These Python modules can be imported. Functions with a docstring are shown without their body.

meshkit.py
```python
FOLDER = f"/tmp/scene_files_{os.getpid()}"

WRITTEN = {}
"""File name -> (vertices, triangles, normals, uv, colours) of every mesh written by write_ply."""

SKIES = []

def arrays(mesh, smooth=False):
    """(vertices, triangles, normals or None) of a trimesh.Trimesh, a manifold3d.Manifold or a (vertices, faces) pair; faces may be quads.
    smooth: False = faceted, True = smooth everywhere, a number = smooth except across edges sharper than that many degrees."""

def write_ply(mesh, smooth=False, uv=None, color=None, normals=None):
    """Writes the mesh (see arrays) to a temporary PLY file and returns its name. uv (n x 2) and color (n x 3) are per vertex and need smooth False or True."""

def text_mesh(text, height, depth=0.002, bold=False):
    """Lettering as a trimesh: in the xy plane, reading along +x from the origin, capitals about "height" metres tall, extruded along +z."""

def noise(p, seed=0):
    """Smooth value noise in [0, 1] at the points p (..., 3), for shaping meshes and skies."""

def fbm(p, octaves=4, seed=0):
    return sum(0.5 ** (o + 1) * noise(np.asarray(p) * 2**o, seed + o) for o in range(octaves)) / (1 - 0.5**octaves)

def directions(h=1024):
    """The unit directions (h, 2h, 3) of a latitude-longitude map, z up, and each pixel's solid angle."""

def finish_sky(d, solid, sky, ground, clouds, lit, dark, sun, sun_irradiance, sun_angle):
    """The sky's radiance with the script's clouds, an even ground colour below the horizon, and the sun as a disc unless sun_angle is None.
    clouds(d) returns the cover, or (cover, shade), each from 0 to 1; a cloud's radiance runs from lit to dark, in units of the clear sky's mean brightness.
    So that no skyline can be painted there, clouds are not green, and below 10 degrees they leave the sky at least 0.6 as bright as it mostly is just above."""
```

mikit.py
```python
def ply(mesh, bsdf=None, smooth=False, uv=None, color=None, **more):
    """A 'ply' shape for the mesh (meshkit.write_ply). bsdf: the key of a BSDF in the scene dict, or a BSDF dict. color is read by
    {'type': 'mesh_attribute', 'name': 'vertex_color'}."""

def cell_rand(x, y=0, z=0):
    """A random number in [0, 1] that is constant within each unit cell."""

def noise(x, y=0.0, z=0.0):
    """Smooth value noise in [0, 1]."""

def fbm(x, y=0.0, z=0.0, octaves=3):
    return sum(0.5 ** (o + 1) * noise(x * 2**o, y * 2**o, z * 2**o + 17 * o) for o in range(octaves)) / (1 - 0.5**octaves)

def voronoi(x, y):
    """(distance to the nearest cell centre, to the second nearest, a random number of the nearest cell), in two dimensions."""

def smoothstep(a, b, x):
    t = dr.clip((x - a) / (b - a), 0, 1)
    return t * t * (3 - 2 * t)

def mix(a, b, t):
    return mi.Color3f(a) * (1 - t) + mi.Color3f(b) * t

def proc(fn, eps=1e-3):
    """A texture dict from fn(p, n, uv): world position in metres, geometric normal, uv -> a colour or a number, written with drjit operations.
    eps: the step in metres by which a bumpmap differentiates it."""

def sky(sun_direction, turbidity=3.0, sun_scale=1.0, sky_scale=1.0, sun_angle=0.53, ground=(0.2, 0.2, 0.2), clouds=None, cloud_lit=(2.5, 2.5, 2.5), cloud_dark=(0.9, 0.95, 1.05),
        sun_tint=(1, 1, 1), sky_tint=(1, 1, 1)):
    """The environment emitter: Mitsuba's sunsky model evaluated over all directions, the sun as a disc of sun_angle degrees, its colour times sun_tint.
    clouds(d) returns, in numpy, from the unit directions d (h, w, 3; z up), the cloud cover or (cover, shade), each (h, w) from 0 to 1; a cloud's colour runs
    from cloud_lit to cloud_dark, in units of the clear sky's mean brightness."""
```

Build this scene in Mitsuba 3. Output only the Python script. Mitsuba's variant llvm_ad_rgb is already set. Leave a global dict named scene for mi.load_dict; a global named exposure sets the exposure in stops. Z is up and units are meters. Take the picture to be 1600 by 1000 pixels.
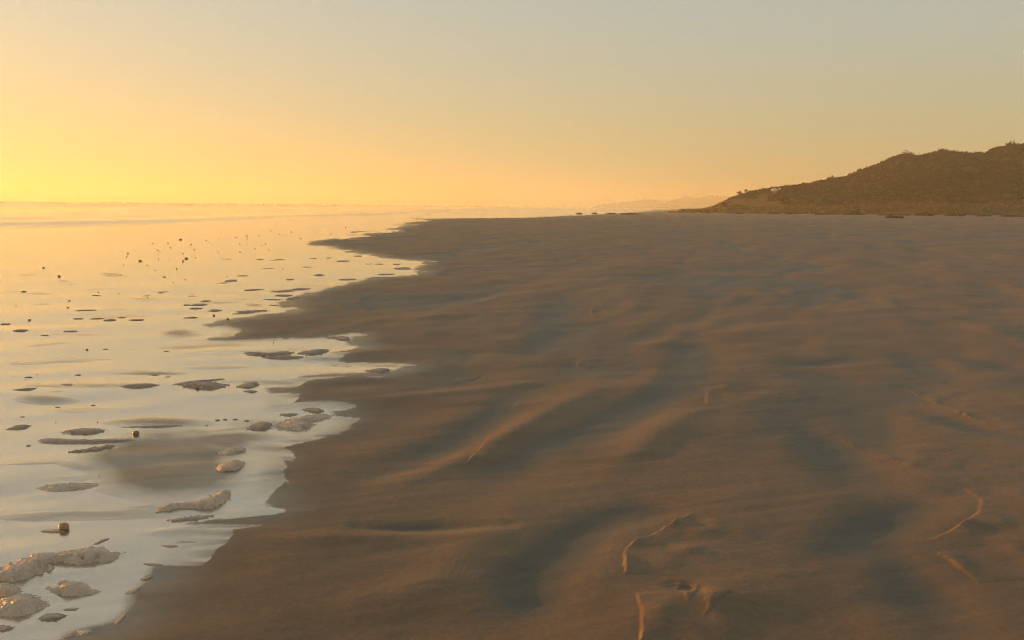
import math
import numpy as np, drjit as dr, mitsuba as mi, trimesh, shapely
from scipy.spatial import cKDTree
import mikit
from mikit import proc, fbm, noise, smoothstep, mix
import meshkit

scene, labels = {}, {}
T = mi.ScalarTransform4f

# ---------------------------------------------------------------- camera, sky, exposure
EYE = 1.5                                   # metres above the wash
F, W0, H0 = 1300.0, 1600.0, 1000.0          # focal length in pixels of a 1600 x 1000 picture
PITCH, ROLL = math.radians(7.78), math.radians(0.573)
fwd = np.array([0, math.cos(PITCH), -math.sin(PITCH)])
up0 = np.array([0, math.sin(PITCH), math.cos(PITCH)])
rt0 = np.array([1.0, 0, 0])
UP = up0 * math.cos(ROLL) - rt0 * math.sin(ROLL)
RT = rt0 * math.cos(ROLL) + up0 * math.sin(ROLL)
CAM = np.array([0, 0, EYE])
scene['camera'] = {'type': 'perspective', 'fov': math.degrees(2 * math.atan(W0 / 2 / F)), 'fov_axis': 'x', 'near_clip': 0.05, 'far_clip': 20000.0,
                   'to_world': T().look_at(origin=CAM.tolist(), target=(CAM + fwd).tolist(), up=UP.tolist()), 'medium': {'type': 'ref', 'id': 'haze_air'}}
SUN_AZ, SUN_EL = math.radians(-66), math.radians(4.2)
SUN = [math.sin(SUN_AZ) * math.cos(SUN_EL), math.cos(SUN_AZ) * math.cos(SUN_EL), math.sin(SUN_EL)]
def thin_cloud(d):
    n = meshkit.fbm(np.stack([d[..., 0] * 2, d[..., 1] * 2, d[..., 2] * 16], -1), 4, 5)
    up = np.clip((d[..., 2] + .02 * (n - .5) - .05) / .22, 0, 1)
    return 0.56 - 0.16 * up + 0.08 * (n - .5), up * up * (3 - 2 * up)
scene['sky_light'] = mikit.sky(SUN, turbidity=2.4, sun_scale=2.75, sky_scale=0.98, sky_tint=(0.89, 1.01, 0.99), sun_tint=(0.79, 0.70, 0.205), ground=(0.2, 0.17, 0.14),
                               clouds=thin_cloud, cloud_lit=(2.2, 1.9, 1.1), cloud_dark=(2.5, 2.55, 2.4))
exposure = 3.12

# ---------------------------------------------------------------- helpers
def ray(x, y):
    d = fwd + RT * ((x - W0 / 2) / F) + UP * ((H0 / 2 - y) / F)
    return d / np.linalg.norm(d)
def at(x, y, z=0.0):
    """the point of the level z that the photograph shows at the pixel (measuring the place from the photograph)"""
    d = ray(x, y)
    return CAM + d * ((z - EYE) / d[2])
def at_dist(x, y, dist):
    """the point on the pixel's ray at this horizontal distance"""
    d = ray(x, y)
    return CAM + d * (dist / math.hypot(d[0], d[1]))
def ground(pts, z=0.0):
    return np.array([at(x, y, z)[:2] for x, y in pts])
def sstep(a, b, x):
    t = np.clip((x - a) / (b - a), 0, 1)
    return t * t * (3 - 2 * t)
def fb(x, y, octaves=4, seed=0):
    return meshkit.fbm(np.stack([x, y, np.zeros_like(x) + 0.37 * seed], -1), octaves, seed) - 0.5
def nz(x, y, seed=0):
    return meshkit.noise(np.stack([x, y, np.zeros_like(x) + 0.37 * seed], -1), seed) - 0.5
def chaikin(p, n=2):
    p = np.asarray(p, float)
    for _ in range(n):
        q = np.empty((2 * len(p) - 2, p.shape[1]))
        q[0::2], q[1::2] = 0.75 * p[:-1] + 0.25 * p[1:], 0.25 * p[:-1] + 0.75 * p[1:]
        p = np.vstack([p[:1], q, p[-1:]])
    return p
def dense(p, rel=0.004, least=0.006):
    out = [p[0]]
    for a, b in zip(p[:-1], p[1:]):
        L = np.linalg.norm(b - a)
        n = max(1, int(L / max(least, rel * np.linalg.norm((a + b) / 2))))
        out.extend(a + (b - a) * (k / n) for k in range(1, n + 1))
    return np.array(out)
used = {}
def key_for(name):
    n = used.get(name, -1) + 1
    used[name] = n
    return name if n == 0 else f'{name}_{n:03d}'
def tag(key, label, category=None, group=None, kind=None):
    labels[key] = {k: v for k, v in (('label', label), ('category', category), ('group', group), ('kind', kind)) if v}
def thing(name, mesh, bsdf, label, category, group=None, smooth=True, **kw):
    k = key_for(name)
    scene[k] = mikit.ply(mesh, bsdf, smooth=smooth, **kw)
    tag(k, label, category, group)
    return k

# ---------------------------------------------------------------- materials
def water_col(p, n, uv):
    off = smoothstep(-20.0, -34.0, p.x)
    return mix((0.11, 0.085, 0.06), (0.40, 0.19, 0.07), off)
def water_rough(p, n, uv):
    return mi.Float(0.02) + 0.03 * smoothstep(-16.0, -34.0, p.x)
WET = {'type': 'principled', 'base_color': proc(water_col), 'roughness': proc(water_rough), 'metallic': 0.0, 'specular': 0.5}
MIRROR = {'type': 'roughconductor', 'material': 'none', 'distribution': 'ggx', 'alpha': 0.03, 'specular_reflectance': {'type': 'rgb', 'value': [0.93, 0.89, 0.80]}}
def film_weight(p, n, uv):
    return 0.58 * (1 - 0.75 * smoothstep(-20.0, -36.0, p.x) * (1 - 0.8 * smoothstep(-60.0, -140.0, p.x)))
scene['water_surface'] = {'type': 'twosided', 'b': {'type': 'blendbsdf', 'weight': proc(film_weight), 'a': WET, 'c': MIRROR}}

def sand_col(p, n, uv):
    a = fbm(p.x * 1.3, p.y * 2.1, 0.0, 4)
    g = fbm(p.x * 60, p.y * 60, 1.0, 3)
    dry = mix((0.138, 0.094, 0.055), (0.195, 0.136, 0.081), a)
    dry = dry * (0.86 + 0.28 * g)
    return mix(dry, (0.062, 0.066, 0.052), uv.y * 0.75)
def sand_rough(p, n, uv):
    return 0.58 - 0.1 * uv.y
def wet_edge(p, n, uv):
    return uv.x
scene['sand_surface'] = {'type': 'twosided', 'b': {'type': 'blendbsdf', 'weight': proc(wet_edge),
    'a': {'type': 'principled', 'base_color': proc(sand_col), 'roughness': proc(sand_rough), 'specular': 0.25}, 'c': {'type': 'ref', 'id': 'wet_film'}}}
scene['wet_film'] = {'type': 'blendbsdf', 'weight': 0.58, 'a': {'type': 'principled', 'base_color': {'type': 'rgb', 'value': [0.11, 0.085, 0.06]}, 'roughness': 0.06, 'specular': 0.5},
                     'c': {'type': 'roughconductor', 'material': 'none', 'alpha': 0.05, 'specular_reflectance': {'type': 'rgb', 'value': [0.93, 0.89, 0.80]}}}
def foam_bump(p, n, uv):
    a, b, c = mikit.voronoi(p.x * 110, p.y * 110)
    return 0.003 * a + 0.004 * fbm(p.x * 60, p.y * 60, p.z * 60, 2)
def foam_col(p, n, uv):
    return mix((0.43, 0.33, 0.24), (0.63, 0.50, 0.38), fbm(p.x * 25, p.y * 25, p.z * 25, 3))
scene['foam_surface'] = {'type': 'twosided', 'b': {'type': 'bumpmap', 't': proc(foam_bump, 5e-4), 'scale': 1.0,
    'b': {'type': 'principled', 'base_color': proc(foam_col), 'roughness': 0.35, 'specular': 0.5}}}
scene['low_foam_surface'] = {'type': 'twosided', 'b': {'type': 'principled', 'base_color': proc(lambda p, n, uv: mix((0.25, 0.19, 0.14), (0.40, 0.31, 0.24), fbm(p.x * 30, p.y * 30, 0.0, 3))), 'roughness': 0.4}}
scene['thin_foam_surface'] = {'type': 'twosided', 'b': {'type': 'principled', 'base_color': proc(lambda p, n, uv: mix((0.20, 0.135, 0.09), (0.27, 0.19, 0.135), fbm(p.x * 14, p.y * 14, 0.0, 3))), 'roughness': 0.5}}
scene['pebble_surface'] = {'type': 'twosided', 'b': {'type': 'principled', 'base_color': proc(lambda p, n, uv: mix((0.17, 0.09, 0.04), (0.3, 0.17, 0.08), fbm(p.x * 90, p.y * 90, p.z * 90, 3))), 'roughness': 0.3}}
scene['shell_surface'] = {'type': 'twosided', 'b': {'type': 'principled', 'base_color': proc(lambda p, n, uv: mix((0.22, 0.11, 0.06), (0.42, 0.25, 0.15), fbm(p.x * 120, p.y * 120, p.z * 120, 3))), 'roughness': 0.22, 'clearcoat': 0.6}}
def dune_col(p, n, uv):
    a = fbm(p.x * 0.09, p.y * 0.09, p.z * 0.2, 4)
    b = fbm(p.x * 0.9, p.y * 0.9, p.z * 0.9, 3)
    low = 1 - smoothstep(3.0, 6.5, p.z + 3 * (a - 0.5))
    c = mix((0.055, 0.038, 0.02), (0.09, 0.06, 0.034), a)
    c = mix(c, (0.105, 0.076, 0.048), low * (0.5 + 0.5 * b))
    return c * (0.75 + 0.5 * b)
scene['dune_surface'] = {'type': 'twosided', 'b': {'type': 'diffuse', 'reflectance': proc(dune_col)}}
scene['scrub_leaf'] = {'type': 'twosided', 'b': {'type': 'diffuse', 'reflectance': proc(lambda p, n, uv: mix((0.036, 0.023, 0.011), (0.06, 0.037, 0.018), fbm(p.x * 0.35, p.y * 0.35, p.z * 0.35, 3)))}}
scene['grass_blade'] = {'type': 'twosided', 'b': {'type': 'diffuse', 'reflectance': proc(lambda p, n, uv: mix((0.09, 0.068, 0.038), (0.17, 0.125, 0.078), fbm(p.x * 0.8, p.y * 0.8, p.z * 0.8, 2)))}}
scene['bark'] = {'type': 'diffuse', 'reflectance': {'type': 'rgb', 'value': [0.07, 0.05, 0.035]}}
scene['rock_surface'] = {'type': 'twosided', 'b': {'type': 'diffuse', 'reflectance': proc(lambda p, n, uv: mix((0.045, 0.032, 0.022), (0.11, 0.075, 0.05), fbm(p.x * 2.5, p.y * 2.5, p.z * 4, 4)))}}
scene['pale_rock_surface'] = {'type': 'twosided', 'b': {'type': 'principled', 'base_color': proc(lambda p, n, uv: mix((0.62, 0.52, 0.42), (0.8, 0.72, 0.62), fbm(p.x * 1.5, p.y * 1.5, p.z * 1.5, 3))), 'roughness': 0.4}}
scene['hill_surface'] = {'type': 'diffuse', 'reflectance': proc(lambda p, n, uv: mix((0.07, 0.055, 0.03), (0.13, 0.1, 0.06), fbm(p.x * 0.03, p.y * 0.03, p.z * 0.1, 4)))}

# ---------------------------------------------------------------- the waterline, as measured on the photograph, far to near
SHORE = [(659, 341.5), (640, 346), (612, 355), (560, 366), (505, 376), (484, 379), (525, 391), (578, 400), (620, 405), (664, 409), (653, 418), (656, 430), (612, 432), (581, 433), (544, 442), (487, 456),
         (452, 468), (441, 475), (447, 481), (466, 488), (406, 494), (350, 502), (319, 508), (350, 512), (364, 516), (345, 525), (331, 531), (356, 534), (430, 532), (506, 531), (550, 523), (559, 526), (547, 537), (575, 541),
         (525, 550), (508, 560), (505, 569), (560, 571), (641, 572), (612, 584), (566, 584), (505, 586), (462, 591), (428, 603), (425, 612), (436, 622), (412, 634), (430, 641), (505, 636), (532, 641), (520, 656), (492, 675),
         (440, 684), (408, 692), (380, 697), (392, 706), (412, 717), (396, 730), (385, 742), (392, 758), (400, 772), (430, 793), (388, 801), (312, 808), (288, 824), (292, 842), (262, 858), (252, 876), (240, 885), (236, 899), (218, 918), (200, 930), (197, 950), (180, 970), (120, 983), (95, 996), (70, 1012)]
far_xy = np.array([[500, 2400], [240, 1200], [95, 560], [46, 300], [18, 178], [1, 112.0]])
near_xy = ground(SHORE)
tail = near_xy[-1] + np.array([[-0.35, -0.6], [-0.9, -1.6], [-1.5, -4], [-3, -12], [-8, -60], [-30, -300]])
shore = np.vstack([far_xy, chaikin(near_xy, 2), tail])
shore_d = dense(shore)
shore_d = shore_d[np.hypot(shore_d[:, 0], shore_d[:, 1]) < 2500]
tree = cKDTree(shore_d)
sea_poly = shapely.Polygon(np.vstack([shore, [[-4000, -300], [-4000, 4000], [500, 4000]]]))
shapely.prepare(sea_poly)

SOFT = [(370, 683, 75, 11, 2.4), (258, 718, 105, 44, 5.2), (345, 688, 60, 14, 3.0), (283, 521, 34, 7, 2.5), (240, 583, 70, 3.5, 2.0), (330, 574, 90, 5, 1.2), (340, 833, 110, 9, 1.9), (70, 809, 90, 4, 1.6), (230, 792, 60, 4, 1.2),
        (215, 545, 60, 6, 0.8), (40, 568, 60, 5, 0.9), (170, 428, 20, 2.2, 2), (100, 440, 22, 3, 1.2), (180, 431, 30, 2.5, 1.6), (240, 470, 50, 4, 1.0), (395, 477, 18, 3, 2.5), (385, 468, 30, 2.5, 1.5), (420, 549, 60, 3, 1.5),
        (60, 475, 30, 2.5, 1.3), (45, 430, 28, 2.5, 1.3), (230, 618, 60, 3, 0.8), (90, 613, 25, 4, 1.0), (60, 645, 30, 4, 0.8)]

def undulate(x, y):
    """slow relief of the flooded sand that its thin film of water follows"""
    D = np.hypot(x, y)
    k = 1 - sstep(18, 45, D)
    xr, yr = x * 0.94 + y * 0.34, y * 0.94 - x * 0.34
    return k * (0.026 * fb(xr * 0.9, yr * 1.9, 3, 11) + 0.004 * fb(xr * 2.2, yr * 7.0, 2, 12) + .0022 * fb(xr * 1.1, yr * 17, 2, 13))

def shore_dist(x, y):
    d, _ = tree.query(np.stack([x, y], -1))
    s = shapely.contains_xy(sea_poly, x, y)
    d = np.where(s, -d, d)
    D = np.hypot(x, y)
    d = d + (0.006 + 0.005 * np.minimum(D, 12)) * fb(x * 5, y * 13, 4, 21) * 2
    d = d + .012 * np.minimum(D, 12)
    far = sstep(14, 40, D) * (1 - sstep(140, 220, D))
    return d + far * (3.6 * fb(x * 0.35, y * 0.10, 4, 22) + 5.5 * fb(x * .8, y * 0.3, 4, 23))

# bedforms on the dry side, measured: troughs (stroke, half width in metres, depth in metres) and ridges
TROUGHS = [([(590, 745), (680, 708), (752, 668), (800, 628), (830, 610)], .17, .022), ([(770, 740), (840, 705), (905, 680), (1012, 634), (1062, 615), (1080, 560), (1085, 525)], .20, .026), ([(879, 468), (868, 510), (860, 552)], .28, .024),
           ([(830, 935), (845, 895), (890, 850), (960, 812), (1005, 800)], .13, .026), ([(1240, 575), (1290, 572), (1350, 565)], .15, .02), ([(1245, 660), (1270, 690), (1320, 720), (1345, 750)], .16, .024),
           ([(1310, 865), (1360, 830), (1430, 800)], .13, .026), ([(1400, 875), (1425, 920), (1470, 985)], .14, .02), ([(1450, 655), (1520, 680), (1600, 700)], .13, .018), ([(560, 826), (650, 828), (790, 824)], .05, .016), ([(1520, 572), (1600, 590)], .2, .018),
           ([(660, 610), (600, 612), (520, 612)], .08, .008), ([(640, 478), (720, 468), (790, 458)], .3, .02), ([(1210, 440), (1260, 452), (1330, 470)], .5, .025), ([(1100, 435), (1140, 450)], .6, .03), ([(1060, 925), (1085, 930)], .035, .022), ([(700, 888), (800, 895), (840, 960)], .14, .012)]
RIDGES = [([(600, 624), (700, 616), (830, 600)], .10, .016), ([(600, 762), (731, 724), (825, 662), (935, 614)], .11, .02), ([(960, 735), (1050, 668), (1100, 648)], .12, .018), ([(330, 850), (480, 843), (640, 845), (780, 842)], .07, .011), ([(560, 950), (680, 920), (800, 800)], .12, .012),
          ([(1010, 990), (1100, 940), (1220, 930)], .12, .016), ([(1350, 590), (1450, 600)], .15, .016), ([(1150, 640), (1250, 610)], .15, .014), ([(640, 502), (760, 492)], .2, .018), ([(1100, 540), (1200, 520)], .25, .018)]
SCARPS = [([(1078, 808), (1062, 817), (1040, 831), (1010, 848), (982, 857), (972, 878), (976, 906)], .026), ([(992, 935), (999, 960), (1000, 985), (996, 1020)], .026), ([(1300, 682), (1340, 710), (1372, 722), (1420, 740), (1450, 755), (1484, 773)], .013),
          ([(1500, 773), (1524, 784), (1533, 797), (1526, 811), (1500, 831), (1450, 852)], .02), ([(1458, 870), (1480, 884), (1502, 903), (1530, 922)], .016), ([(1370, 603), (1415, 613), (1440, 630), (1490, 652), (1560, 684)], .014), ([(766, 684), (746, 708), (726, 730)], .010),
          ([(1082, 598), (1106, 618), (1100, 640)], .012), ([(925, 482), (921, 492), (926, 500)], .014), ([(906, 560), (901, 568), (904, 575)], .016), ([(918, 523), (908, 531)], .012), ([(812, 628), (800, 640)], .010), ([(1095, 925), (1060, 918), (1040, 922)], .014), ([(1145, 938), (1120, 930), (1100, 928)], .012)]

def stroke_field(x, y, pts, half, out, amount):
    p = chaikin(ground(pts), 2)
    near = (x > p[:, 0].min() - 4 * half) & (x < p[:, 0].max() + 4 * half) & (y > p[:, 1].min() - 4 * half) & (y < p[:, 1].max() + 4 * half)
    i = np.nonzero(near)[0]
    q = dense(p, .004, .02)
    d, k = cKDTree(q).query(np.stack([x[i], y[i]], -1))
    u = k / (len(q) - 1)
    w = half * (1 + 0.9 * fb(x[i] * 3, y[i] * 3, 2, 31))
    out[i] += amount * np.exp(-(d / w) ** 2) * (0.55 + 0.45 * np.sin(math.pi * np.clip(u, 0.02, 0.98)))

def scarp_field(x, y, pts, a, out):
    p = chaikin(ground(pts), 2)
    near = (x > p[:, 0].min() - .7) & (x < p[:, 0].max() + 1.6) & (y > p[:, 1].min() - .9) & (y < p[:, 1].max() + .9)
    i = np.nonzero(near)[0]
    if not len(i):
        return
    q = dense(p, .001, .004)
    X = x[i] + 0.03 * fb(x[i] * 20, y[i] * 20, 4, 41); Y = y[i]
    d, k = cKDTree(q).query(np.stack([X, Y], -1))
    t = np.gradient(q, axis=0)[k]
    r = np.stack([X, Y], -1) - q[k]
    side = t[:, 0] * r[:, 1] - t[:, 1] * r[:, 0]          # > 0: left of the direction of travel, towards the eye
    side = np.where(side > 0, 1, -1) * SIDE
    u = k / (len(q) - 1)
    taper = np.clip(np.sin(math.pi * u), 0, 1) ** 0.5 * (0.15 + 1.5 * meshkit.noise(np.stack([X * 9, Y * 9, X * 0], -1), 44) ** 1.6)
    over = np.where(side > 0, d, -d)
    ends = np.where((k == 0) | (k == len(q) - 1), 0, 1)
    out[i] += a * taper * ends * sstep(-.003, .011, over) * np.exp(-np.maximum(over, 0) / .35)

def polar(radii, angles):
    r, a = np.meshgrid(radii, angles, indexing='ij')
    n, m = r.shape
    i, j = np.meshgrid(np.arange(n - 1), np.arange(m - 1), indexing='ij')
    f = np.stack([i * m + j, i * m + j + 1, (i + 1) * m + j + 1, (i + 1) * m + j], -1).reshape(-1, 4)
    x, y = (r * np.sin(a)).ravel(), (r * np.cos(a)).ravel()
    return x, y, np.vstack([f[:, [0, 2, 1]], f[:, [0, 3, 2]]])
def beach_profile(d):
    return np.interp(d, [-400, -60, -20, -4, -1, 0, 1, 4, 12, 40, 100, 160, 400], [-3, -1.0, -.25, -.06, -.014, 0, .011, .04, .12, .40, .80, 1.15, 1.6])

SIDE = 1
def sand_height(x, y):
    D = np.hypot(x, y)
    d = shore_dist(x, y)
    base = beach_profile(d)
    bars, bar_noise = np.zeros_like(x), fb(x * 3.5, y * 5, 3, 51)
    g = np.random.default_rng(77)
    streaks = [(np.array([-q * g.uniform(.18, .62), q]), np.array([2 * g.uniform(.1, .35), .1 * g.normal()]) * q ** .4, np.array([.02, 2 * g.uniform(.03, .09)]) * q ** .5, g.uniform(.5, 1.9)) for q in g.uniform(3.4, 17, 60)]
    for c, e, g, mm in [(at(cx, cy)[:2], at(cx + w, cy)[:2] - at(cx - w, cy)[:2], at(cx, cy - h)[:2] - at(cx, cy + h)[:2], mm) for cx, cy, w, h, mm in SOFT] + streaks:
        M = np.linalg.inv(np.stack([e / 2, g / 2], 1))
        q = np.nonzero(np.abs(y - c[1]) < 2.2 * np.abs(g[1]) + 1.2 * np.abs(e[1]) + .1)[0]
        uv = (np.stack([x[q], y[q]], -1) - c) @ M.T
        bars[q] = np.maximum(bars[q], np.exp(-(uv ** 2).sum(-1) ** 1.05 * 1.1) * (1.25 + 1.3 * bar_noise[q]) * mm)
    soft = np.where(d < 0.25, np.maximum(0, bars) * 1.2e-3, 0)
    rel = np.where(d < 0, np.maximum(base, -0.004 - 0.5 * np.abs(base)), base)
    flood = 1 - sstep(.3, .9, bars / 1.2)
    rel = np.where((bars > .2) & (d < .25), np.maximum(rel * flood, rel * flood + soft), rel)
    relief = np.zeros_like(x)
    for pts, half, depth in TROUGHS:
        stroke_field(x, y, pts, half * 1.15, relief, -.9 * depth)
    for pts, half, depth in RIDGES:
        stroke_field(x, y, pts, half * 1.1, relief, 0.78 * depth)
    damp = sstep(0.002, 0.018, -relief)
    xw, yw = x + 1.1 * fb(x * .4, y * .3, 2, 61), y + 1.5 * fb(x * .4, y * .3, 2, 62)
    xr, yr = .93 * xw - .37 * yw, .93 * yw + .37 * xw
    bed = fb(xr * .85, yr * .34, 3, 63)
    bed = np.where(bed > 0, bed, bed * 1.2)
    amp = 0.05 * (0.40 + 0.75 * sstep(5, 10, D)) * (1 - 0.5 * sstep(60, 150, D))
    relief += amp * 2 * bed + .016 * (.5 + .5 * sstep(5, 10, D)) * fb(xr * 2.1, yr * .9, 2, 69) + .004 * fb(x * 3.2, y * 5.0, 3, 64)
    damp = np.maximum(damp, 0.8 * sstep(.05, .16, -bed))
    for pts, a in SCARPS:
        scarp_field(x, y, pts, .68 * a, relief)
    relief += .0016 * fb(x * 14, y * 22, 3, 65) + .0008 * fb(x * 60, y * 80, 2, 66)
    inland = sstep(0.02, 0.5 + 0.05 * np.minimum(D, 20), d)
    edge = 1 - sstep(.0000, np.where((bars > .15) & (d < .25), .0050, .0008) + .00004 * D, rel + .0006 * fb(x * 8, y * 8, 2, 67))
    edge = np.maximum(edge, .22 * (1 - sstep(0, .25 + .03 * D, d)) * (.6 + .8 * meshkit.noise(np.stack([x * 3, y * 6, x * 0], -1), 68)))
    damp = np.maximum(damp, .75 * (1 - sstep(.05, .5 + .05 * D, d)))
    rel = rel + relief * inland
    rel = np.where((d > .03) & (d < .35 + .07 * D), np.maximum(rel, .0004 + .003 * sstep(.03, .3, d)), rel)
    z = rel + undulate(x, y)
    return z, edge, damp, rel

ang = np.radians(np.concatenate([np.arange(-180, -48, 3.0), np.linspace(-47, 47, 1000), np.arange(48, 181, 3.0)]))
radii = np.concatenate([[0.02], np.linspace(.3, 1.9, 10), 1 / np.linspace(1 / 2.0, 1 / 20, 540), 1 / np.linspace(1 / 20.3, 1 / 120, 170), np.geomspace(122, 900, 60)])
x, y, f = polar(radii, ang)
z, edge, damp, rel = sand_height(x, y)
keep = ((rel > -.02) | (z > -.03))[f].any(1)
scene['beach_sand'] = mikit.ply((np.stack([x, y, z], -1), f[keep]), 'sand_surface', smooth=True, uv=np.stack([edge, damp], -1))
tag('beach_sand', 'broad brown rippled sand beach sloping gently up from the water', kind='structure')

# ---------------------------------------------------------------- the sea: thin wash near, low surf further out
def sea_height(x, y):
    D = np.hypot(x, y)
    off = -x - 24 + 0.10 * (y - 39) - 2.2 * fb(y * .02, x * 0 + 3, 2, 71) * 2          # metres seaward of the wash
    s = np.maximum(off, 0)
    z = undulate(x, y)
    wave = np.zeros_like(x)
    for k, (c, hgt, lf, lb) in enumerate([(9, .24, 1.8, 5), (20, .34, 2.6, 7), (33, .3, 3.2, 8), (55, .4, 4, 10), (90, .5, 5, 14), (140, .7, 6, 18), (210, 1.1, 6, 22), (320, 1.2, 8, 30), (480, 1.3, 10, 40)]):
        q = s - c - (2 + .05 * c) * 2.4 * fb(y * .03, x * 0 + k, 3, 73 + k)
        amp = hgt * (0.35 + 1.0 * meshkit.noise(np.stack([y * .025, x * 0 + k, x * 0], -1), 90 + k))
        wave += amp * np.exp(-(q / np.where(q < 0, lf, lb)) ** 2)
    z = z + wave * sstep(0, 6, off)
    k = sstep(0, 10, off)
    z = z + k * (.03 * fb(x * .35, y * .12, 3, 80) + .008 * fb(x * 1.3, y * .5, 2, 81))
    z = z + (1 - k) * sstep(10, 30, D) * .012 * fb(x * .55, y * .16, 3, 82)
    return z, wave * sstep(0, 6, off)
sang = np.radians(np.concatenate([np.arange(-180, -50, 3.0), np.linspace(-48, 14, 620), np.arange(15, 46, 1.0)]))
sradii = np.concatenate([[0.5], np.linspace(.9, 1.9, 6), 1 / np.linspace(1 / 2.0, 1 / 45, 340), np.linspace(45.6, 130, 140), np.geomspace(131, 3000, 110)])
x, y, f = polar(sradii, sang)
z, wv = sea_height(x, y)
d0, _ = tree.query(np.stack([x, y], -1))
inside = shapely.contains_xy(sea_poly, x, y)
keep = (inside | (d0 < .15 + .06 * np.hypot(x, y)))[f].any(1)
drop = sstep(.0, .1, np.where(inside, 0, d0) - .12 - .03 * np.hypot(x, y)) * .05
scene['sea'] = mikit.ply((np.stack([x, y, z - drop], -1), f[keep]), 'water_surface', smooth=True)
tag('sea', 'calm shallow sea washing over the sand, mirroring the golden sky', kind='structure')

# ---------------------------------------------------------------- haze
scene['haze_air'] = {'type': 'homogeneous', 'albedo': {'type': 'rgb', 'value': [0.97, 0.93, 0.7]}, 'sigma_t': 0.00095, 'phase': {'type': 'hg', 'g': 0.38}}
scene['haze'] = {'type': 'cube', 'to_world': T().translate([0, 0, 18.5]).scale([3300, 3300, 24.5]), 'bsdf': {'type': 'null'}, 'interior': {'type': 'ref', 'id': 'haze_air'}}
tag('haze', 'golden sea haze lying over the beach and the water', kind='stuff')

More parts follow.
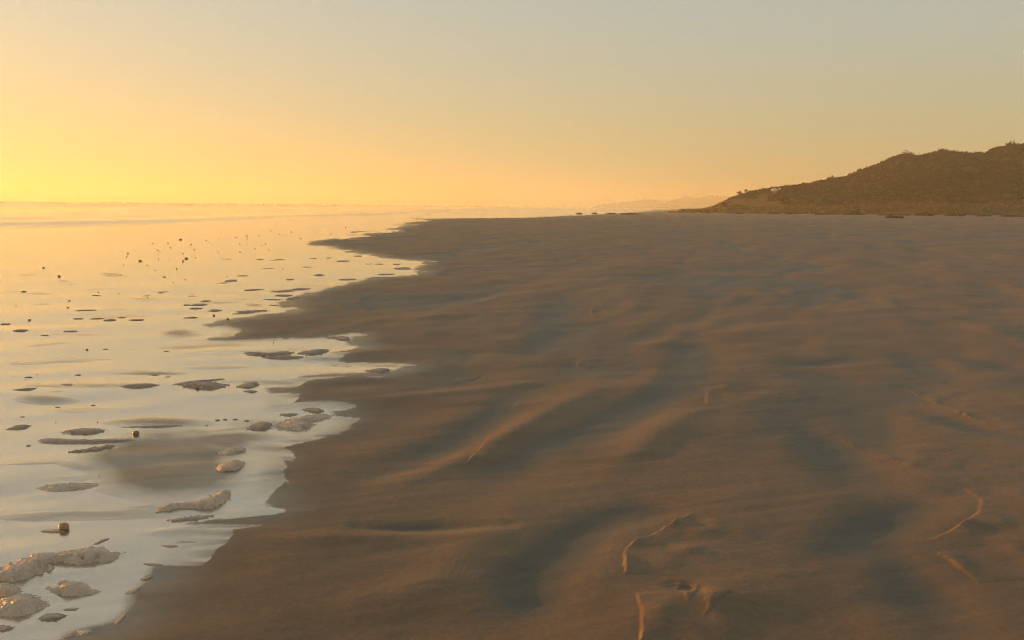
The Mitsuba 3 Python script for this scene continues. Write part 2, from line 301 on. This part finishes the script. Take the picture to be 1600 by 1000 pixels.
# ---------------------------------------------------------------- the scrub-covered dune and the far hills
rng = np.random.default_rng(7)
FOOT = np.array([[1040, 345], [1060, 335], [1100, 318], [1200, 292], [1300, 275], [1450, 256], [1600, 245], [1800, 240], [2100, 240], [2500, 250], [3200, 270]], float)   # bearing (as pixel column), distance
SKYLINE = np.array([[1040, 331.5], [1060, 330], [1085, 325], [1110, 318], [1130, 309], [1150, 300], [1175, 296], [1200, 291.5], [1250, 286], [1285, 279], [1310, 276], [1330, 268], [1360, 258], [1388, 245], [1405, 242], [1420, 245], [1445, 239.5], [1462, 237], [1476, 238], [1490, 241], [1520, 241], [1540, 234], [1562, 229], [1585, 229], [1610, 233], [1800, 215], [2100, 228], [2500, 240], [3200, 260]])
def hor(px):
    return 322.5 + .01 * (px - 800)
px = np.unique(np.concatenate([np.linspace(1040, 1620, 300), np.geomspace(1620, 3200, 80)]))
fd = .7 * np.interp(px, FOOT[:, 0], FOOT[:, 1])
sky_y = 3.0 + np.interp(px, SKYLINE[:, 0], SKYLINE[:, 1])
depth = np.interp(px, [1040, 1150, 1400, 1700, 3200], [20, 36, 58, 66, 66])
cd = fd + depth
crest_h = EYE + (hor(px) - sky_y) * np.hypot(1, (px - 800) / F) * cd / np.hypot(1, (px - 800) / F) / F
bx, by = (px - 800) / F, np.ones_like(px)
bl = np.hypot(bx, by)
vv = np.concatenate([np.linspace(-.15, 1, 70), np.linspace(1.05, 3, 14)])
V, I = np.meshgrid(vv, np.arange(len(px)), indexing='ij')
R = fd[I] + depth[I] * V
gx, gy = R * bx[I], R * by[I]
prof = np.interp(V, [-.15, 0, .07, .16, .24, .5, .8, .95, 1, 1.15, 1.6, 3], [-.05, .0, .07, .125, .14, .5, .87, .985, 1.0, .93, .6, .2])
lump = fb(gx * .035, gy * .035, 4, 101) * 5.0 + fb(gx * .16, gy * .16, 3, 102) * 1.6
gz = .6 + (crest_h[I] - .6) * prof + lump * np.clip(crest_h[I] / 22, .06, 1) * sstep(.1, .4, V) * (1 - .75 * sstep(.8, 1, V) * (1 - sstep(1, 1.2, V)))
gz = np.where(V < 0, .55 + V * 5, gz)
n, m = V.shape
i, j = np.meshgrid(np.arange(n - 1), np.arange(m - 1), indexing='ij')
fq = np.stack([i * m + j, i * m + j + 1, (i + 1) * m + j + 1, (i + 1) * m + j], -1).reshape(-1, 4)
scene['dune_hill'] = mikit.ply((np.stack([gx, gy, gz], -1).reshape(-1, 3), np.vstack([fq[:, [0, 1, 2]], fq[:, [0, 2, 3]]])), 'dune_surface', smooth=True)
tag('dune_hill', 'tall sand dune covered in dark scrub, falling away to the left', kind='structure')
def dune_at(v, ipx):
    """a point on the dune: v across (0 foot, 1 crest), ipx a pixel-column bearing"""
    a, b = np.interp(v, vv, np.arange(len(vv))), np.interp(ipx, px, np.arange(len(px)))
    i0, j0 = np.minimum(a.astype(int), n - 2), np.minimum(b.astype(int), m - 2)
    s, t = a - i0, b - j0
    def pick(g):
        return (1 - s) * ((1 - t) * g[i0, j0] + t * g[i0, j0 + 1]) + s * ((1 - t) * g[i0 + 1, j0] + t * g[i0 + 1, j0 + 1])
    return np.stack([pick(gx), pick(gy), pick(gz)], -1)
def leaf_clump(count, rng, flat=.62):
    """leaf-sized triangles through a dome, radius 1"""
    u = rng.normal(size=(count, 3)); u /= np.linalg.norm(u, axis=1, keepdims=True)
    lob = 1 + .35 * np.sin(u[:, 0] * 4 + rng.uniform(0, 6)) * np.cos(u[:, 1] * 4 + rng.uniform(0, 6))
    c = u * (lob * rng.uniform(.55, 1.05, count))[:, None]
    c[:, 2] = np.abs(c[:, 2]) * flat * 1.5
    a = rng.normal(size=(count, 3)); a /= np.linalg.norm(a, axis=1, keepdims=True)
    b = np.cross(a, rng.normal(size=(count, 3))); b /= np.linalg.norm(b, axis=1, keepdims=True)
    s = rng.uniform(.10, .22, count)[:, None]
    v = np.stack([c - a * s, c + a * s * .6 + b * s, c + a * s * .6 - b * s], 1)
    nn = np.repeat((c * [1, 1, 1.3] + [0, 0, .35]) / np.linalg.norm(c * [1, 1, 1.3] + [0, 0, .35], axis=1, keepdims=True), 3, axis=0)
    return v.reshape(-1, 3), nn
protos = [leaf_clump(140, rng) for _ in range(8)]
cnt = 4400
ipx = np.concatenate([rng.uniform(1085, 1630, cnt), rng.uniform(1630, 2600, 900)])
v = np.concatenate([rng.uniform(.2, 1.06, cnt), rng.uniform(.2, 1.06, 900)])
P = dune_at(v, ipx)
hloc = np.interp(ipx, px, crest_h)
ok = (P[:, 2] > 1.8) & (meshkit.fbm(P * [.06, .06, .06], 3, 5) > .33)
P, v, hloc = P[ok], v[ok], hloc[ok]
r = rng.uniform(.4, 1.05, len(P)) * np.clip(.35 + hloc / 26, .35, 1.1)
vs, ns = [], []
for k, (p, rr) in enumerate(zip(P, r)):
    t = rng.uniform(0, 2 * math.pi)
    c, s = math.cos(t), math.sin(t)
    m3 = np.array([[c, s, 0], [-s, c, 0], [0, 0, 1]])
    q = protos[k % 8][0] @ m3 * rr
    vs.append(q + p - [0, 0, .15 * rr])
    ns.append(protos[k % 8][1] @ m3)
vs = np.vstack(vs)
def leaf_shape(v, nrm):
    return {'type': 'ply', 'filename': meshkit.write_ply((v, np.arange(len(v)).reshape(-1, 3)), normals=nrm), 'face_normals': False, 'bsdf': {'type': 'ref', 'id': 'scrub_leaf'}}
scene['dune_scrub'] = leaf_shape(vs, np.vstack(ns))
tag('dune_scrub', 'low dark coastal scrub blanketing the dune', 'scrub', kind='stuff')
cnt = 5000
P = dune_at(rng.uniform(-.02, .30, cnt), rng.uniform(1060, 1660, cnt))
ok = meshkit.fbm(P * .12, 3, 9) > .43
P = P[ok]
vs = []
for p in P:
    nb = 9
    o = rng.normal(size=(nb, 2)) * .28
    tip = o + rng.normal(size=(nb, 2)) * .25
    hh = rng.uniform(.3, .95, nb)
    w = rng.normal(size=(nb, 2)); w /= np.linalg.norm(w, axis=1, keepdims=True)
    b0 = np.c_[o - w * .05, -.1 * np.ones(nb)]; b1 = np.c_[o + w * .05, -.1 * np.ones(nb)]; tp = np.c_[tip, hh]
    vs.append((np.stack([b0, b1, tp], 1) + p).reshape(-1, 3))
vs = np.vstack(vs)
scene['dune_grass'] = mikit.ply((vs, np.arange(len(vs)).reshape(-1, 3)), 'grass_blade')
tag('dune_grass', 'sparse pale dune grass along the foot of the dune', 'grass', kind='stuff')

# shrubs that stand out on the skyline
def shrub(pxc, label, rad, tall, v=1.0, group=None):
    tall, rad = .42 * tall, .72 * rad
    k = key_for('shrub')
    p = dune_at(np.array([v]), np.array([float(pxc)]))[0]
    g = np.random.default_rng(int(pxc))
    crown, cn = leaf_clump(190, g, .7)
    scene[k + '__crown'] = leaf_shape(crown * rad + p + [0, 0, tall - rad * .75], cn)
    st = []
    for s in range(3):
        a = g.uniform(0, 6.28)
        top = np.array([math.cos(a), math.sin(a), 0]) * rad * .5 + [0, 0, tall]
        st.append(trimesh.creation.cylinder(.07 * rad + .02, segment=[[0, 0, -.4], top], sections=6))
    mm = trimesh.util.concatenate(st); mm.apply_translation(p)
    scene[k + '__trunk'] = mikit.ply(mm, 'bark')
    tag(k, label, 'shrub', group)
for a in [(1149, 'spiky wind-bent shrub at the far left end of the dune crest', .95, 1.5), (1159, 'thin shrub just right of the leftmost shrub on the dune crest', .7, 1.9), (1186, 'small low shrub on the dune crest above the bare low slope', .6, .9), (1219, 'tiny bump of shrub on the crest above the pale stones', .6, 1.0),
          (1247, 'single upright shrub on the gentle middle slope of the dune crest', .65, 1.3), (1288, 'round dark shrub where the dune crest first steps up', 1.8, 1.5), (1333, 'rounded shrub at the bend of the rising dune crest', 1.5, 1.4), (1403, 'broad domed shrub on the first high knob of the dune', 2.3, 1.5),
          (1458, 'wide dark shrub on the second high knob of the dune', 2.2, 1.4), (1497, 'low shrub in the dip between the two highest knobs', 1.4, 1.1), (1563, 'large bushy shrub on the summit of the dune', 2.6, 1.6), (1591, 'dark shrub right of the summit at the picture edge', 2.2, 1.4)]:
    shrub(*a)

hp = np.array([[880, 329], [915, 326.5], [935, 319.5], [965, 316], [985, 314], [1003, 311.5], [1030, 313.5], [1045, 313], [1066, 306.5], [1080, 308.5], [1105, 305.5], [1130, 307], [1200, 303], [1300, 306], [1500, 300], [1800, 305]])
hx = np.linspace(880, 1800, 260)
hy = np.interp(hx, hp[:, 0], hp[:, 1])
HD = 2200.0
top = EYE + (hor(hx) - hy) * HD / F
vv2 = np.linspace(0, 2, 24)
V2, I2 = np.meshgrid(vv2, np.arange(len(hx)), indexing='ij')
RR = HD - 220 + 220 * V2
hxx, hyy = RR * ((hx - 800) / F)[I2], RR
pf = np.interp(V2, [0, .25, .6, 1, 1.5, 2], [0, .25, .7, 1, .75, .1])
hz = -1 + (top[I2] + 1) * pf + fb(hxx * .02, hyy * .02, 4, 111) * 5 * pf * (1 - .5 * (np.abs(V2 - 1) < .1))
n2, m2 = V2.shape
i, j = np.meshgrid(np.arange(n2 - 1), np.arange(m2 - 1), indexing='ij')
fq = np.stack([i * m2 + j, i * m2 + j + 1, (i + 1) * m2 + j + 1, (i + 1) * m2 + j], -1).reshape(-1, 4)
scene['far_hills'] = mikit.ply((np.stack([hxx, hyy, hz], -1).reshape(-1, 3), np.vstack([fq[:, [0, 1, 2]], fq[:, [0, 2, 3]]])), 'hill_surface', smooth=True)
tag('far_hills', 'faint distant hills dissolving in the orange haze', kind='structure')

# ---------------------------------------------------------------- rocks along the foot of the dune
from scipy.interpolate import LinearNDInterpolator
def blob(rng, sub=3, rough=.35):
    s = trimesh.creation.icosphere(sub)
    v = np.array(s.vertices)
    o = rng.uniform(0, 50, 3)
    v *= (1 + rough * 2 * (meshkit.fbm(v * 1.6 + o, 3, 3) - .5))[:, None]
    return v, np.array(s.faces)
def beach_z(x, y):
    return float(beach_profile(tree.query([[x, y]])[0])[0])
ROCKS = [(905, 333.5, 9, 2.2, 'tiny dark rock on the sand horizon, leftmost of the row'), (929, 333.5, 9, 2, 'tiny dark rock on the sand horizon, second from the left'), (955, 333.5, 16, 2, 'low dark rock on the sand horizon left of the longest left one'), (982, 334, 26, 3, 'long low rock on the sand horizon below the distant hills'),
         (1155, 332, 14, 3, 'small rock at the dune foot below the leftmost shrubs'), (1209, 332, 20, 4, 'rock at the dune foot below the pale stones'), (1236, 332, 16, 3, 'low rock at the dune foot right of the one below the pale stones'), (1288, 334, 22, 4, 'dark rock in front of the dune foot, left of the largest heap'), (1300, 330, 22, 3, 'rock half buried in the dune foot behind the dark heap'), (1333, 334, 34, 6, 'largest dark rock heap at the foot of the dune'),
         (1399, 339.5, 26, 4.5, 'dark flat rock lying alone farthest out from the dune on the open sand'), (1400, 331.5, 44, 3, 'long low rock against the dune foot behind the lone flat rock'), (1443, 333.5, 26, 5, 'dark rock at the dune foot under the second high knob'), (1490, 334, 22, 4, 'flat dark rock at the dune foot under the dip in the crest'), (1503, 330, 12, 3, 'small rock close against the dune foot right of centre'), (1537, 334.5, 26, 4, 'flat dark rock in front of the dune near the right edge'), (1583, 332, 36, 3, 'long dark rock at the dune foot at the right picture edge')]
for k, (cx, cy, w, h, lab) in enumerate(ROCKS):
    g = np.random.default_rng(300 + k)
    best = None
    for D in np.geomspace(90, 330, 60):                     # walk out along the bearing to where the beach lies at that height
        q = at_dist(cx, cy + h * .3, D)
        gap = abs(q[2] - max(beach_z(q[0], q[1]), 0))
        if best is None or gap < best[0]:
            best = (gap, D, q)
    D = min(best[1], float(.655 * np.interp(cx, FOOT[:, 0], FOOT[:, 1])))
    q = at_dist(cx, cy, D)
    z0 = beach_z(q[0], q[1])
    v, ff = blob(g, 3, .5)
    sc = D / F
    v = v * [w / 2 * sc, max(.5, w / 4 * sc), h * .75 * sc] + [q[0], q[1], z0]
    thing('rock', (v, ff), 'rock_surface', lab, 'rock')
for cx, vq, rad, lab in [(1203, .74, .6, 'larger sunlit pale stone on the dune slope below the crest'), (1211, .78, .28, 'smaller sunlit pale stone right of the larger pale stone on the dune slope')]:
    p = dune_at(np.array([vq]), np.array([float(cx)]))[0]
    v, ff = blob(np.random.default_rng(cx), 3, .4)
    thing('pale_stone', (v * [rad * 1.5, rad, rad * .75] + p + [0, 0, .6], ff), 'pale_rock_surface', lab, 'stone')

# ---------------------------------------------------------------- foam
def foam(pts, H, label, group=None, name='foam_patch', bsdf='foam_surface', cells=110, lump=1.0, seed=None, rag=.27, wind=False):
    pts = np.array(pts, float)
    cy = pts[:, 1].mean()
    g = np.array([at(px_, py_, 0)[:2] for px_, py_ in pts])
    ring = chaikin(np.vstack([g, g[:1], g[1:2]]), 2)[2:-2]
    poly = shapely.Polygon(ring).buffer(0)
    x0, y0, x1, y1 = poly.bounds
    long_ = max(x1 - x0, y1 - y0)
    st = long_ / cells
    xs, ys = np.arange(x0 - 3 * st, x1 + 4 * st, st), np.arange(y0 - 3 * st, y1 + 4 * st, st)
    X, Y = np.meshgrid(xs, ys, indexing='ij')
    sh = X.shape
    X, Y = X.ravel(), Y.ravel()
    b = dense(np.vstack([ring, ring[:1]]), 0, st)
    d, _ = cKDTree(b).query(np.stack([X, Y], -1))
    d = np.where(shapely.contains_xy(poly, X, Y), d, -d)
    sd = len(labels) if seed is None else seed
    d = d + rag * (min(x1 - x0, y1 - y0)) * 2 * fb(X * 16 / long_, Y * 24 / long_, 5, 200 + sd)
    dm = max(d.max(), 1e-3)
    t = np.clip(d / dm, 0, 1)
    if wind:                                    # froth blown ashore: a long slope on the seaward side, a steep rounded front
        H = min(.05, (.62 if H > .0125 else .26) * dm)
        out = np.gradient(b, axis=0)[:, ::-1] * [1, -1]
        out /= np.linalg.norm(out, axis=1, keepdims=True) + 1e-12
        if not poly.exterior.is_ccw:
            out = -out
        ccw = np.sum(b[:-1, 0] * b[1:, 1] - b[1:, 0] * b[:-1, 1]) > 0
        if ccw != poly.exterior.is_ccw:
            out = -out
        sea_side = out @ np.array([-.80, .60]) > .1
        Q = np.stack([X, Y], -1)
        ds, dl = cKDTree(b[sea_side]).query(Q)[0], cKDTree(b[~sea_side]).query(Q)[0]
        jag = .16 * dm * fb(X * 45, Y * 45, 3, 230 + sd)
        ramp = np.clip((ds + jag) / (1.7 * dm), 0, 1)
        front = np.clip((dl + jag) / (.75 * dm), 0, 1)
        hgt = H * (.12 + .88 * ramp ** .9) * (1 - (1 - front) ** 2) ** .7 * np.minimum(1, t * 5)
    else:
        hgt = H * (1 - (1 - t) ** 2) ** .72
    l = meshkit.fbm(np.stack([X, Y, X * 0], -1) * 22, 3, 240 + sd)
    bub = meshkit.noise(np.stack([X, Y, X * 0], -1) * 150, 250 + sd)
    hgt = hgt * (.78 + lump * .45 * l) + np.minimum(H * .35, .0055) * bub * np.minimum(1, t * 3)
    z = undulate(X, Y) + np.where(d > 0, np.maximum(hgt, .0006), -.004)
    nx, ny = sh
    i, j = np.meshgrid(np.arange(nx - 1), np.arange(ny - 1), indexing='ij')
    fq = np.stack([i * ny + j, (i + 1) * ny + j, (i + 1) * ny + j + 1, i * ny + j + 1], -1).reshape(-1, 4)
    fq = fq[(d > 0)[fq].any(1)]
    u, inv = np.unique(fq, return_inverse=True)
    fq = inv.reshape(fq.shape)
    return thing(name, (np.stack([X, Y, z], -1)[u], np.vstack([fq[:, [0, 1, 2]], fq[:, [0, 2, 3]]])), bsdf, label, 'foam', group)
def lens(cx, cy, w, h, tilt=0.0, seed=0):
    g = np.random.default_rng(seed)
    a = np.linspace(0, 2 * np.pi, 11)[:-1]
    r = g.uniform(.7, 1.15, 10)
    return np.stack([cx + w / 2 * np.cos(a) * r, cy + h / 2 * np.sin(a) * r - tilt * w / 2 * np.cos(a)], -1)

NEAR = [
 ([(-30, 905), (0, 893), (30, 878), (55, 870), (80, 866), (120, 863), (150, 857), (175, 859), (192, 867), (175, 877), (150, 880), (100, 882), (77, 881), (75, 890), (55, 900), (35, 908), (10, 912), (-30, 915)], .032, 'largest long foam ridge with glowing crest, nearest the lower left corner'),
 ([(-30, 917), (0, 915), (20, 913), (36, 920), (30, 930), (0, 933), (-30, 934)], .018, 'grey foam lump at the left edge directly under the largest foam ridge'),
 ([(-30, 940), (0, 938), (20, 932), (50, 927), (60, 935), (82, 940), (70, 950), (35, 962), (-30, 964)], .03, 'thick sunlit foam lump at the left edge, second largest of the corner foam'),
 ([(68, 917), (88, 919), (95, 907), (110, 908), (140, 913), (143, 920), (161, 923), (140, 930), (100, 930), (85, 927)], .022, 'bumpy two-peaked foam lump right of the second largest corner foam'),
 ([(55, 970), (70, 958), (90, 957), (108, 962), (85, 971)], .010, 'flat grey foam patch below the bumpy two-peaked lump'),
 ([(95, 953), (108, 949), (124, 949), (118, 954)], .006, 'thin sliver of foam just above the flat grey patch in the corner'),
 ([(-20, 976), (0, 976), (28, 980), (10, 986), (-20, 987)], .010, 'small foam tongue at the very bottom of the left edge'),
 ([(237, 799), (262, 789), (300, 787), (330, 779), (345, 767), (364, 768), (358, 780), (340, 790), (325, 795), (290, 793), (250, 801)], .016, 'curved foam ridge rising to the right in the narrow channel'),
 ([(252, 814), (285, 808), (342, 804), (322, 811), (285, 815)], .006, 'thin dark foam strip just below the curved foam ridge'),
 ([(52, 761), (85, 756), (125, 754), (165, 757), (140, 763), (100, 767), (70, 766)], .012, 'glittering orange foam strip above the round shell'),
 ([(334, 707), (355, 699), (385, 697), (387, 703), (370, 709), (345, 712)], .012, 'upper of two oval foam islands in the channel'),
 ([(332, 733), (345, 725), (380, 720), (387, 725), (370, 736), (340, 739)], .013, 'lower of two oval foam islands in the channel, orange on top'),
 ([(53, 689), (70, 684), (130, 687), (200, 685), (222, 688), (180, 692), (105, 693), (75, 692)], .010, 'long thin foam strip below the brown pebble'),
 ([(103, 706), (150, 699), (187, 693), (165, 703), (120, 708)], .008, 'slanting foam strip under the long thin strip'),
 ([(92, 677), (110, 671), (150, 669), (169, 673), (140, 679)], .009, 'foam patch left of the brown pebble'),
 ([(180, 668), (220, 665), (260, 663), (297, 664), (250, 668)], .006, 'straight narrow foam line just above the brown pebble'),
 ([(9, 670), (25, 663), (50, 663), (40, 669), (15, 671)], .008, 'small foam patch at the left edge level with the brown pebble'),
 ([(425, 667), (430, 660), (460, 655), (482, 657), (494, 664), (475, 672), (440, 672)], .012, 'front rounded foam mound of the cluster by the sand edge'),
 ([(438, 658), (470, 650), (515, 646), (521, 651), (490, 658), (465, 660)], .012, 'pointed foam mound with orange rim at the back of the cluster by the sand edge'),
 ([(378, 669), (398, 660), (426, 657), (427, 668), (405, 672)], .009, 'left foam mound of the cluster by the sand edge'),
 ([(466, 640), (490, 637), (509, 642), (495, 646)], .006, 'small foam patch at the top right of the cluster by the sand edge'),
 ([(432, 646), (465, 645), (466, 648), (445, 650)], .005, 'narrow foam patch at the top left of the cluster by the sand edge'),
 ([(268, 602), (290, 597), (330, 597), (362, 602), (340, 607), (320, 609), (290, 604)], .010, 'broad grey foam patch in mid water with a thin streak behind'),
 ([(285, 597), (320, 594), (352, 591.5), (350, 593.5), (310, 597)], .004, 'thin foam streak behind the broad grey foam patch'),
 ([(364, 605), (385, 598), (407, 596), (402, 603), (390, 608)], .009, 'foam patch directly right of the broad grey patch'),
 ([(377, 612), (390, 610), (404, 613), (392, 615)], .005, 'small foam patch below the one right of the broad grey patch'),
 ([(178, 606), (205, 602), (240, 601), (252, 604), (215, 608)], .006, 'flat foam patch left of the broad grey patch'),
 ([(14, 611), (40, 608), (62, 607), (45, 612)], .005, 'thin foam streak at the left edge of the mid water'),
 ([(88, 600), (100, 601), (117, 601), (108, 605)], .006, 'small foam patch above and right of the left edge streak'),
 ([(374, 552), (395, 550), (420, 553), (445, 549), (463, 551), (440, 557), (405, 557)], .010, 'left part of the ragged foam band in the middle inlet'),
 ([(462, 553), (480, 548), (516, 545), (511, 551), (485, 557)], .009, 'right part of the ragged foam band in the middle inlet'),
 ([(402, 560), (440, 557), (482, 558), (470, 561), (430, 562)], .005, 'lower strip of the ragged foam band in the middle inlet'),
 ([(519, 526), (535, 525), (548, 529), (540, 533), (525, 531)], .008, 'small foam island at the tip of the upper inlet'),
 ([(566, 581), (585, 577), (600, 576), (613, 579), (600, 583), (580, 582)], .006, 'foam strip at the tip of the lowest pointed inlet'),
 ([(216, 906), (232, 897), (241, 895), (240, 903), (226, 908)], .010, 'foam crumb caught on the sand edge above the corner pool'),
 ([(195, 926), (210, 919), (222, 915), (216, 924), (200, 930)], .009, 'foam crumb on the sand edge just below the upper crumb'),
 ([(118, 986), (128, 981), (146, 983), (140, 992), (122, 994)], .012, 'foam crumb on the sand edge at the bottom of the picture'),
 ([(95, 998), (105, 992), (120, 991), (112, 998)], .008, 'lowest foam crumb, cut by the bottom of the picture'),
 ([(175, 977), (184, 966), (197, 955), (200, 962), (186, 976)], .010, 'narrow foam crust along the sand edge near the bottom'),
 ([(145, 850), (156, 846), (158, 843), (176, 841), (160, 848), (150, 853)], .006, 'tiny foam flake right of the round shell'),
 ([(60, 829), (80, 826), (104, 828), (96, 832), (75, 832)], .006, 'foam scrap beneath the round shell'),
 ([(248, 853), (262, 851), (285, 852), (268, 857)], .006, 'dark foam scrap at the mouth of the corner pool'),
 ([(220, 881), (235, 879), (262, 881), (240, 885)], .005, 'flat foam scrap on the right side of the corner pool')]
for k, (pts, H, lab) in enumerate(NEAR):
    foam(pts, H, lab, seed=k, wind=True, rag=.16 if H > .0125 else .36, bsdf='foam_surface' if H > .0105 else 'low_foam_surface')
FARF = [(135, 486, 32, 3), (122, 498, 17, 3), (152, 498, 22, 3), (172, 500.5, 24, 4), (190, 496, 15, 3), (212, 500.5, 24, 4), (322, 471, 17, 3), (310, 477, 30, 3.5), (306, 482.5, 20, 3), (292, 477, 12, 3), (335, 485.5, 21, 4), (298, 497, 24, 3.5), (361, 439, 20, 4), (379, 431, 16, 2), (33, 517.5, 22, 4), (110, 518, 26, 3), (8, 506, 18, 2.5),
        (499, 430.5, 20, 4), (455, 437, 17, 3), (543, 437, 28, 4), (513, 403, 16, 2.5), (490, 404, 12, 2), (408, 406, 14, 2), (435, 406, 26, 2), (441, 455, 46, 5), (445, 462, 34, 4), (462, 466, 30, 4), (470, 452, 34, 4), (425, 468, 34, 3), (427, 477, 18, 3), (378, 431, 14, 2), (395, 453.5, 34, 3), (630, 420, 28, 5), (620, 413, 16, 2.5), (604, 429, 30, 2.5), (575, 413, 18, 2), (560, 400, 14, 2), (545, 393, 14, 2),
        (395, 487, 60, 4), (380, 490, 40, 3), (590, 413, 20, 2), (535, 408, 20, 1.6), (350, 442, 16, 2), (255, 456, 20, 2), (228, 462, 16, 1.6), (300, 463, 14, 1.6), (150, 462, 14, 1.6), (355, 405, 20, 1.6), (420, 420, 18, 1.6), (565, 378, 10, 1.5), (590, 372, 14, 1.5), (480, 418, 16, 1.6), (70, 524, 14, 2), (260, 549, 10, 1.5), (165, 545, 9, 1.5), (45, 590, 12, 2), (122, 586, 10, 2), (90, 635, 10, 1.5), (35, 651, 8, 1.5), (145, 632, 8, 1.5), (45, 696, 9, 2), (340, 656, 7, 2), (352, 655, 7, 2), (367, 655, 9, 2), (386, 657, 8, 3), (323, 664, 6, 1.5), (242, 586, 14, 1.6), (262, 589, 10, 1.5)]
for k, (cx, cy, w, h) in enumerate(FARF):
    lab, grp = (('tiny foam fleck on the yellow and grey water of the middle distance', 'foam flecks in the middle distance') if cy > 520 else ('thin dark foam fleck hugging the far scalloped edge of the sand', 'foam flecks along the far sand edge') if cx > 374 else
                ('dark foam fleck in the loose row left of the long sand spit', 'foam flecks left of the long sand spit') if cy > 466 else ('faint foam fleck far out on the wet sand among the pebbles', 'foam flecks far out on the wet sand'))
    foam(lens(cx, cy, .92 * w, .88 * h, .03, k), .002 + .0009 * min(h, 4), lab, grp, name='foam_fleck', bsdf='thin_foam_surface', cells=44, seed=60 + k, rag=.6)

# ---------------------------------------------------------------- pebbles and the shell
def pebble(cx, cy, size_px, label,  group=None, name='pebble', bsdf='pebble_surface', squash=.75, sub=2, seed=0, rough=.28):
    p = at(cx, cy + size_px * .3)
    r = .84 * size_px / 2 * math.hypot(np.linalg.norm(p[:2]), EYE) / F
    v, ff = blob(np.random.default_rng(seed), sub, rough)
    v = v * [r, r * .9, r * squash]
    zz = float(undulate(np.array([p[0]]), np.array([p[1]]))[0])
    return thing(name, (v + [p[0], p[1], zz + r * squash * .45], ff), bsdf, label, 'pebble', group)
pebble(212.5, 675.5, 10.5, 'round brown pebble standing alone above the long thin foam strip', squash=.95, sub=4, seed=1, rough=.1)
k = key_for('shell'); used['shell'] = -1
p = at(100, 826)
r = 6.2 * math.hypot(np.linalg.norm(p[:2]), EYE) / F
v, ff = blob(np.random.default_rng(3), 4, .1)
th = np.arctan2(v[:, 2], v[:, 0])
v = v * (1 + .05 * np.sin(th * 9))[:, None] * [r * 1.05, r, r * .85]
thing('shell', (v + [p[0], p[1], r * .5], ff), 'shell_surface', 'shiny round ridged shell glinting above the largest foam ridge', 'shell')
BIG = [(282, 373.5, 5, 'reddish pebble farthest out on the wet sand, closest to the surf'), (291, 403, 6, 'largest of the dark pebbles in the far wet sand'), (286, 407, 3.6, 'small pebble touching the largest far dark pebble'), (219, 407, 5.5, 'dark pebble left of the largest far dark pebble'), (256.5, 431, 6, 'dark oval pebble in the middle of the far wet sand'), (188, 428, 4, 'dark pebble on a grey streak left of the dark oval pebble'),
       (68, 418, 4, 'small pebble farthest left on the far wet sand'), (92.5, 431, 4.5, 'dark pebble right of the leftmost far one'), (37, 453.5, 8, 'flat dark pebble near the left edge'), (25, 477, 3.2, 'lone small pebble near the left edge below the flat dark one'), (46, 499.5, 4.5, 'dark pebble above the left foam flecks'), (108.5, 469, 3.4, 'upper of two small pebbles one above the other'), (106, 480, 3, 'lower of two small pebbles one above the other'), (153.5, 456, 3.4, 'lone small pebble right of the flat dark one'), (356, 498, 5, 'dark pebble at the tip of the long sand spit'), (334, 492.5, 5, 'dark pebble left of the tip of the sand spit'), (426.5, 534, 3, 'small pebble on the lower edge of the long sand spit'), (136, 545, 4, 'lone pebble in the middle of the yellow sheen'), (442, 420, 2.6, 'dark pebble below the far inlet mouth'), (375, 393.5, 3, 'upright dark pebble right of the scattered far ones')]
for k, (cx, cy, s, lab) in enumerate(BIG):
    pebble(cx, cy, s, lab, seed=20 + k, squash=.35 if 'flat' in lab or 'oval' in lab else .7)
SMALL = [(615, 258), (638, 273), (568, 192), (720, 188), (742, 235), (950, 202), (985, 253), (1100, 160), (1125, 176), (1158, 210), (1232, 147), (1300, 118), (1358, 140), (1400, 130), (1508, 113), (1434, 200), (1504, 198), (1590, 243), (1222, 280), (625, 348), (737, 356), (590, 460), (510, 410), (805, 443), (893, 551), (993, 335), (305, 326), (873, 294), (320, 290), (275, 405), (868, 385), (645, 682), (520, 708), (230, 692), (22, 678), (1210, 590), (490, 590), (770, 580), (1310, 522), (970, 698), (512, 733)]
SM = [(150 + a / 6.4, 350 + b / 6.4) for a, b in SMALL] + [(409, 383), (420, 390), (448, 368), (455, 362), (470, 372), (437, 366), (500, 361), (517, 365), (405, 368), (398, 397), (430, 353), (423, 360), (415, 380), (386, 372), (482, 356), (540, 355), (58, 585), (20, 588), (40, 593), (152, 658), (87, 658), (300, 690), (154, 744)]
g = np.random.default_rng(9)
for k, (cx, cy) in enumerate(SM):
    lab, grp = (('tiny pebble in the middle distance between the foam patches', 'tiny pebbles of the middle distance') if cy > 520 else ('tiny pebble in the strewn patch near the far tip of the sand', 'tiny pebbles near the far tip of the sand') if cx > 320 and cy < 415 else
                ('tiny pebble in the thin line of grit above the foam flecks', 'tiny pebbles in the line of grit') if cy > 450 else ('tiny pebble strewn among the larger far dark pebbles', 'tiny pebbles among the larger far ones'))
    pebble(cx, cy, g.uniform(1.7, 2.9), lab, grp, seed=60 + k, sub=1)
thing_key = pebble(1118, 556, 3, 'lone small pebble casting a thin shadow on the open sand', seed=200)
